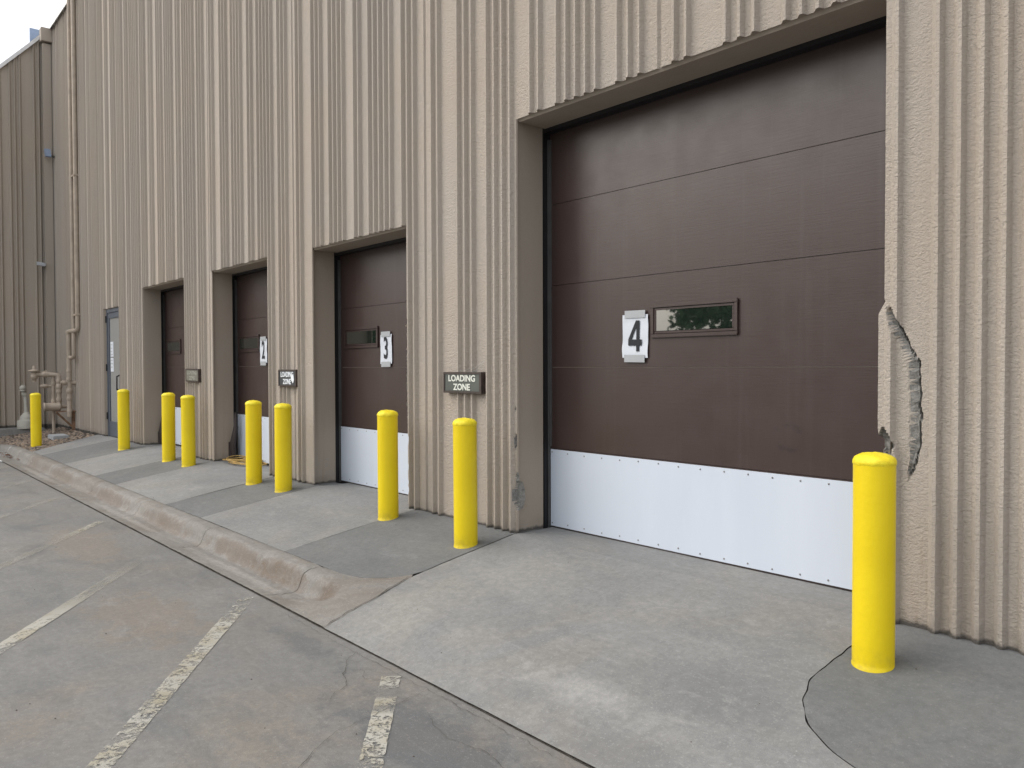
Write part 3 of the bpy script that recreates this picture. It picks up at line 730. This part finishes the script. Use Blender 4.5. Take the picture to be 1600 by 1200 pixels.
# ------------------------------------------------------------------ LOADING ZONE signs
def sign(x, z, w_, h_, face, let, label, tilt=0., patch=False, web=False):
    e = empty('loading_zone_sign', (x, 0, z)); e.rotation_euler = (0, tilt, 0)
    tag(e, label, 'sign', 'loading zone sign boxes on the ribbed wall')
    m = MB(); y0 = -.018
    m.box(-w_/2, w_/2, y0+.01, .043, -h_/2, h_/2); f_ = .017
    for x0_, x1_, z0_, z1_ in ((-w_/2, w_/2, h_/2-f_, h_/2), (-w_/2, w_/2, -h_/2, -h_/2+f_), (-w_/2, -w_/2+f_, -h_/2+f_, h_/2-f_), (w_/2-f_-.012, w_/2, -h_/2+f_, h_/2-f_)):
        m.box(x0_, x1_, y0, y0+.009, z0_, z1_)
    m.build('box', M['signbox'], e, bevel=.002)
    m = MB(); m.box(-w_/2+f_, w_/2-f_-.012, y0+.006, y0+.0095, -h_/2+f_, h_/2-f_); m.build('face_panel', face, e)
    o = text_mesh("LOADING\nZONE", h_*.47, .80, .0012, let, 'lettering', .0022); o.data.transform(Matrix.Scale(1, 4))
    zs_ = [v.co.z for v in o.data.vertices]; mid = (max(zs_)+min(zs_))/2; sc = (h_-2*f_-.012)/(max(zs_)-min(zs_))
    xs__ = [v.co.x for v in o.data.vertices]; sx = w_*.70/(max(xs__)-min(xs__))
    for v in o.data.vertices: v.co = (v.co.x*sx, v.co.y, (v.co.z-mid)*sc)
    o.parent = e; o.location = (-.006, y0+.0035, 0)
    if patch:
        m = MB()
        base = [(.10, .015), (.12, .04), (.135, .02), (.15, .045), (.158, .01), (.165, -.02), (.15, -.05), (.13, -.055), (.12, -.03), (.105, -.035), (.095, -.005)]
        vs = [(px_, y0+.0005, pz_) for px_, pz_ in base]+[(px_, y0+.003, pz_) for px_, pz_ in base]; n = len(base)
        m.add(vs, [tuple(range(n)), tuple(reversed(range(n, 2*n)))]+[(i, (i+1) % n, n+(i+1) % n, n+i) for i in range(n)])
        m.build('torn_sticker', M['letterw'], e)
    if web:
        m = MB(); random.seed(3)
        for (p, q) in (((.16, -.012, h_/2), (.25, .02, h_/2+.11)), ((.12, -.012, h_/2), (.24, .01, h_/2+.06)), ((-.02, -.012, h_/2+.002), (.10, .0, h_/2+.035)), ((.06, -.012, h_/2), (.235, .02, h_/2+.085)), ((-.12, -.012, h_/2+.001), (.0, -.0, h_/2+.02)), ((.17, -.012, h_/2), (.245, .0, h_/2+.03))):
            p, q = Vector(p), Vector(q); m.tube([p, (p+q)/2-Vector((0, 0, .006)), q], .0007, 4)
        m.build('cobweb', M['web'], e)
    return e
sign(-4.925, 1.083, .485, .165, M['signface'], M['letter'], 'clear LOADING ZONE sign box with cobwebs, nearest the wide door', web=True)
sign(-8.0, 1.092, .43, .18, M['signface2'], M['letterw'], 'dark LOADING ZONE sign box with white torn patch on its lettering', patch=True)
sign(-10.895, 1.102, .50, .175, M['signface3'], M['letterf'], 'faded LOADING ZONE sign box, farthest of the three', .01)

# ------------------------------------------------------------------ bollards
BL = [((-15.92, -.964), .95, 'yellow bollard standing in the gravel in front of the gas pipes'),
      ((-13.124, -.283), .925, 'yellow bollard just right of the glass entry door'),
      ((-11.09, -.265), .915, 'yellow bollard in front of the farthest loading door edge'),
      ((-10.342, -.258), .90, 'yellow bollard right below the faded sign box'),
      ((-8.303, -.262), .895, 'yellow bollard in front of door with number 2 sheet, beside the coiled cord'),
      ((-7.592, -.255), .885, 'yellow bollard below the sign box with torn patch'),
      ((-5.629, -.247), .893, 'yellow bollard in front of the number 3 door edge'),
      ((-4.458, -.341), .90, 'yellow bollard below the cobwebbed clear sign box'),
      ((-1.543, -.399), .90, 'large nearest yellow bollard by the cracked wall corner')]
def make_bollard():
    e = empty('bollard')
    m = MB(); m.lathe([(.0865, -.05), (.0865, .002), (.084, .006), (.084, .02), (.084, .45), (.084, .852), (.0845, .862)], n=48, cap=False); m.build('sleeve', M['yellow'], e)
    m = MB(); pr = [(.083, .850), (.0868, .856), (.0862, .868), (.080, .880), (.069, .889), (.052, .896), (.03, .900), (.008, .902)]
    m.lathe(pr, n=48, jit=.005); m.build('cap', M['yellowcap'], e)
    return e
b0 = make_bollard()
for i, ((x, y), h, lab) in enumerate(BL):
    if i == 0: e = b0
    else:
        e = b0.copy(); col.objects.link(e)
        for ch in b0.children: c_ = ch.copy(); col.objects.link(c_); c_.parent = e
    e.location = (x, y, zs(y)-(.03 if i == 0 else .004)); e.scale = (1, 1, h/.9)
    e.rotation_euler = (random.uniform(-.006, .006), random.uniform(-.006, .006), random.uniform(0, 6))
    if i == 8: e.rotation_euler = (0, .010, 2.0)
    tag(e, lab, 'bollard', 'yellow bollards along the loading doors')

# ------------------------------------------------------------------ coiled cord
m = MB(); random.seed(5); pts = []
for k in range(260):
    a = k*.155; r = .17+.07*math.sin(k*.037+1)+.035*math.sin(k*.31)
    cx, cy = -9.72+.16*math.sin(k*.021), .20+.05*math.cos(k*.03)
    pts.append((cx+r*1.45*math.cos(a), cy+r*.75*math.sin(a), .018+.055*(k/260)*(.6+.4*math.sin(a*1.7))))
m.tube(pts, .0075, 6)
tag(m.build('cord_coil', M['orange']), 'tan orange cord lying coiled at the foot of the number 2 door', 'cord')

# ------------------------------------------------------------------ gas piping
gp = empty('gas_pipe_set', (-17.6, -.3, -.1)); tag(gp, 'tan painted gas pipes, valves and regulator standing out from the wall', 'gas piping')
def gk(m, name, mat): o = m.build(name, mat, gp); o.matrix_parent_inverse = Matrix.Translation((17.6, .3, .1)); return o
def coupl(m, p, d, r, l=.05):
    p = Vector(p); d = Vector(d).normalized(); m.tube([p-d*l, p-d*l*.8, p+d*l*.8, p+d*l], [r*.9, r, r, r*.9], 10)
m = MB()
m.tube(m.elbow_path([(-17.3, -.06, 8.3), (-17.3, -.06, 1.44), (-17.4, -.07, 1.40), (-17.5, -.11, 1.42)], .06), .036)
gk(m, 'riser_pipe', M['pipe'])
m = MB()
m.tube(m.elbow_path([(-17.1, -.03, 8.3), (-17.1, -.03, 1.93), (-17.5, -.105, 1.92), (-17.5, -.11, .25)], .07), .044)
for z in (1.90, 1.15, .98, .6, .36): coupl(m, (-17.5, -.11, z), (0, 0, 1), .050, .04)
gk(m, 'riser_pipe', M['pipe'])
for zz in (2.23, 4.9):
    m = MB(); m.box(-17.36, -17.04, -.075, .04, zz-.015, zz+.015); gk(m, 'pipe_clamp', M['pipe'])
m = MB()
m.tube([(-17.5, .06, .915), (-17.5, -.26, .92)], .036); coupl(m, (-17.5, -.0, .915), (0, 1, 0), .05); coupl(m, (-17.5, -.2, .915), (0, 1, 0), .048, .03)
m.tube(m.elbow_path([(-17.9, -.60, 1.08), (-17.75, -.24, 1.07), (-17.75, -.24, .48)], .06), .044)
m.tube(m.elbow_path([(-17.8, -.33, 1.07), (-17.8, -.33, -.1)], .05), .030)
for z in (.95, .75, .58): coupl(m, (-17.75, -.24, z), (0, 0, 1), .052, .045)
for z in (.9, .55): coupl(m, (-17.8, -.33, z), (0, 0, 1), .045, .035)
coupl(m, (-17.82, -.40, 1.08), (0, 1, 0), .05)
m.tube([(-17.88, -.50, .855), (-17.8, -.33, .855)], .025)
gk(m, 'manifold_pipe', M['pipe'])
m = MB()
m.lathe([(.03, -.20), (.035, -.14), (.06, -.13), (.06, -.05), (.045, -.04), (.045, .0), (.105, .01), (.108, .03), (.05, .045), (.028, .06), (.028, .12), (.012, .125)], (-17.9, -.635, 1.13), 20)
gk(m, 'regulator', M['pipe'])
m = MB(); m.lathe([(.03, -.05), (.085, -.02), (.09, .0), (.085, .02), (.03, .04)], (-17.88, -.46, .855), 18)
gk(m, 'regulator', M['pipe'])
for c_ in ((-17.84, -.46, 1.08), (-17.75, -.24, .84), (-17.5, -.11, .76)):
    m = MB()
    m.lathe([(.02, -.07), (.055, -.05), (.06, 0), (.055, .05), (.02, .07)], c_, 10, 'Z' if c_[2] < 1 else 'Y')
    m.obox((c_[0], c_[1]-.01, c_[2]+.06), (.012, 0, 0), (0, .045, .02), (0, -.006, .012))
    gk(m, 'valve', M['pipe'])
m = MB(); m.tube([(-17.85, -.50, .445), (-17.75, -.49, .445)], .001, 6)
m = MB(); m.lathe([(.02, 0), (.082, .005), (.086, .02), (.082, .03), (.078, .05), (.078, .26), (.086, .27), (.086, .29), (.05, .30), (.036, .32), (.036, .40)], (-17.72, -.52, .445), 22, 'Y')
gk(m, 'filter_drum', M['pipe'])
m = MB(); m.box(-17.75, -17.52, -.32, .045, .345, .36); m.obox((-17.6, -.17, .18), (.025, 0, 0), (0, .152, -.16), (0, .012, .012)); m.box(-17.63, -17.56, -.05, .0, -.1, .345)
gk(m, 'support_bracket', M['rusty'])

m = MB(); m.box(-16.95, -16.45, -.60, -.33, -.17, -.035)
tag(m.build('concrete_block', M['block'], bevel=.012), 'pale concrete block lying in the gravel below the gas pipes', 'block')
# ash receptacle
e = empty('ash_receptacle', (-18.85, -.62, -.03)); tag(e, 'cream plastic smokers ash receptacle with domed foot and ball top', 'ash bin')
m = MB(); m.lathe([(.165, 0), (.17, .03), (.168, .15), (.155, .17), (.12, .175), (.12, .22), (.105, .255), (.07, .30), (.045, .33)], n=32); m.build('base', M['ash'], e)
m = MB(); m.tube([(0, 0, .31), (-.02, -.012, .68)], [.040, .032], 16); m.tube([(-.02, -.012, .68), (-.02, -.052, .72)], [.05, .05], 16); m.build('neck', M['ash'], e)
m = MB(); m.lathe([(.028, .71), (.03, .76), (.062, .765), (.064, .78), (.045, .79)]+[(.062*math.cos(a), .83+.062*math.sin(a)) for a in [(-40+13*i)*math.pi/180 for i in range(10)]], (-.02, -.052, 0), 20); m.build('ball_top', M['ash'], e)
# fixtures on the corner
e = empty('security_camera', (-19.1, -.20, 3.38)); tag(e, 'small silver camera on the wall in the corner, low', 'camera')
m = MB(); m.box(-.2, .0, -.02, .02, -.03, .03); m.build('bracket', M['silver'], e); m = MB(); m.obox((.02, -.08, 0), (.03, 0, 0), (0, .07, -.01), (0, 0, .035)); m.build('housing', M['silver'], e)
e = empty('wall_light', (-19.05, -.11, 5.70)); tag(e, 'small blue grey lamp high on the downspout in the corner', 'wall light')
m = MB(); m.obox((.03, -.02, 0), (.05, 0, 0), (0, .05, 0), (0, -.01, .075)); m.build('housing', M['bluegrey'], e); m = MB(); m.tube([(.0, .04, -.04), (.02, .11, -.06)], .02, 8); m.build('bracket', M['wing'], e)

# ------------------------------------------------------------------ gravel and leaves (stuff)
def pebbles(name, n, region, mats, rmin, rmax, zf, label, cat):
    m = MB(); random.seed(11)
    for k in range(n):
        x, y = region()
        if x is None: continue
        r = random.uniform(rmin, rmax); z = zf(x, y); q = random.uniform(0, 6.28); sx, sy, sz = random.uniform(.7, 1.3), random.uniform(.7, 1.2), random.uniform(.45, .8)
        vs = []
        for (a, b, c_) in ((1, 0, 0), (-1, 0, 0), (0, 1, 0), (0, -1, 0), (0, 0, 1), (0, 0, -1), (.62, .62, .55), (-.62, .62, .5), (.6, -.62, .55), (-.6, -.62, .6)):
            a, b = a*sx, b*sy; vs.append((x+r*(a*math.cos(q)-b*math.sin(q)), y+r*(a*math.sin(q)+b*math.cos(q)), z+r*c_*sz+r*.3))
        m.add(vs, [(0, 6, 8), (6, 4, 8), (6, 2, 7), (6, 7, 4), (7, 1, 9), (7, 9, 4), (9, 3, 8), (9, 8, 4), (0, 2, 6), (2, 1, 7), (1, 3, 9), (3, 0, 8), (0, 8, 5), (0, 5, 2), (2, 5, 1), (1, 5, 3), (3, 5, 8)], random.randrange(len(mats)))
    return tag(m.build(name, mats), label, cat, kind='stuff')
def greg():
    x, y = random.uniform(-18.75, -15.05), random.uniform(-2.2, .02)
    if y > -.9 and x > -15.3+(y+1.16)*-.6: return None, None
    if y < -1.16 and (x > -16.4 or (x+16.4)**2+(y+2.4)**2 < 1.27**2): return None, None
    if y <= -.9 and x > -15.25: return None, None
    return x, y
pebbles('gravel', 9000, greg, [M['g1'], M['g2'], M['g3'], M['g2']], .014, .034, lambda x, y: lerp_tab([(-6, -.26), (-1.2, -.205), (0, -.05), (1, -.05)], y), 'bed of mixed brown and grey gravel under the gas pipes', 'gravel')
m = MB(); random.seed(4)
for k in range(60):
    x = random.gauss(-16.2, .5); y = -1.40+random.gauss(0, .05); q = random.uniform(0, 6.3); r = random.uniform(.015, .03); z = -.295+random.uniform(0, .01)
    m.add([(x+r*math.cos(q), y+r*math.sin(q), z+.004), (x+.5*r*math.cos(q+1.6), y+.5*r*math.sin(q+1.6), z+.012), (x-r*math.cos(q), y-r*math.sin(q), z+.003), (x-.5*r*math.cos(q+1.6), y-.5*r*math.sin(q+1.6), z+.001)], [(0, 1, 2, 3)])
tag(m.build('leaf_litter', M['leaf']), 'dead brown leaves gathered along the far kerb', 'leaves', kind='stuff')
m = MB(); random.seed(14)
for k in range(90):
    x = random.uniform(-9, -1.3); y = random.uniform(-3.6, -.1); r = random.uniform(.0015, .0045)
    z = zs(y) if y > YJ else zlot(y)
    if YJ < y < YK and x < -4.2: continue
    m.lathe([(r, 0), (r*.8, r*.6), (r*.2, r)], (x, y, z), 6)
tag(m.build('grit', M['g3']), 'scattered dark grit on the pavement', 'grit', kind='stuff')

# ------------------------------------------------------------------ trees across the lot (seen in the panes)
def tree(x, y, H, R, seed, label):
    random.seed(seed); e = empty('tree', (x, y, zlot(-12))); tag(e, label, 'tree', 'trees across the parking lot')
    m = MB(); m.tube([(0, 0, -.2), (.1, 0, H*.3), (.0, .1, H*.6)], [.28, .2, .1], 10)
    for k in range(7):
        a = k*.9+seed; m.tube([(0, 0, H*.28+k*.2), (R*.6*math.cos(a), R*.6*math.sin(a), H*.55+k*.25)], [.09, .03], 6)
    m.build('trunk', M['bark'], e)
    m = MB(); cl = []
    for k in range(70):
        while True:
            p = Vector((random.uniform(-1, 1), random.uniform(-1, 1), random.uniform(-1, 1)))
            if .35 < p.length < 1: break
        cl.append((Vector((p.x*R, p.y*R, H*.56+p.z*H*.40)), random.uniform(.5, 1.1)*R*.24))
    for k in range(12000):
        c_, r = random.choice(cl); d = Vector((random.gauss(0, 1), random.gauss(0, 1), random.gauss(0, 1))).normalized()*r*random.uniform(.6, 1.05)
        p = c_+d; u = Vector((random.gauss(0, 1), random.gauss(0, 1), random.gauss(0, 1))).normalized(); v = u.cross(d).normalized(); s_ = random.uniform(.14, .26)
        m.add([p-u*s_, p+v*s_*.5, p+u*s_, p-v*s_*.5], [(0, 1, 2, 3)])
    m.build('crown', M['green'], e)
tree(-17.0, -25, 8.5, 5.0, 1, 'broad green tree across the lot facing the wide door')
tree(-46, -26, 9, 5, 2, 'green tree far across the lot at the left')
tree(-62, -30, 10, 6, 3, 'farthest green tree across the lot')
tree(-4, -28, 9, 5, 5, 'green tree across the lot behind the viewer')
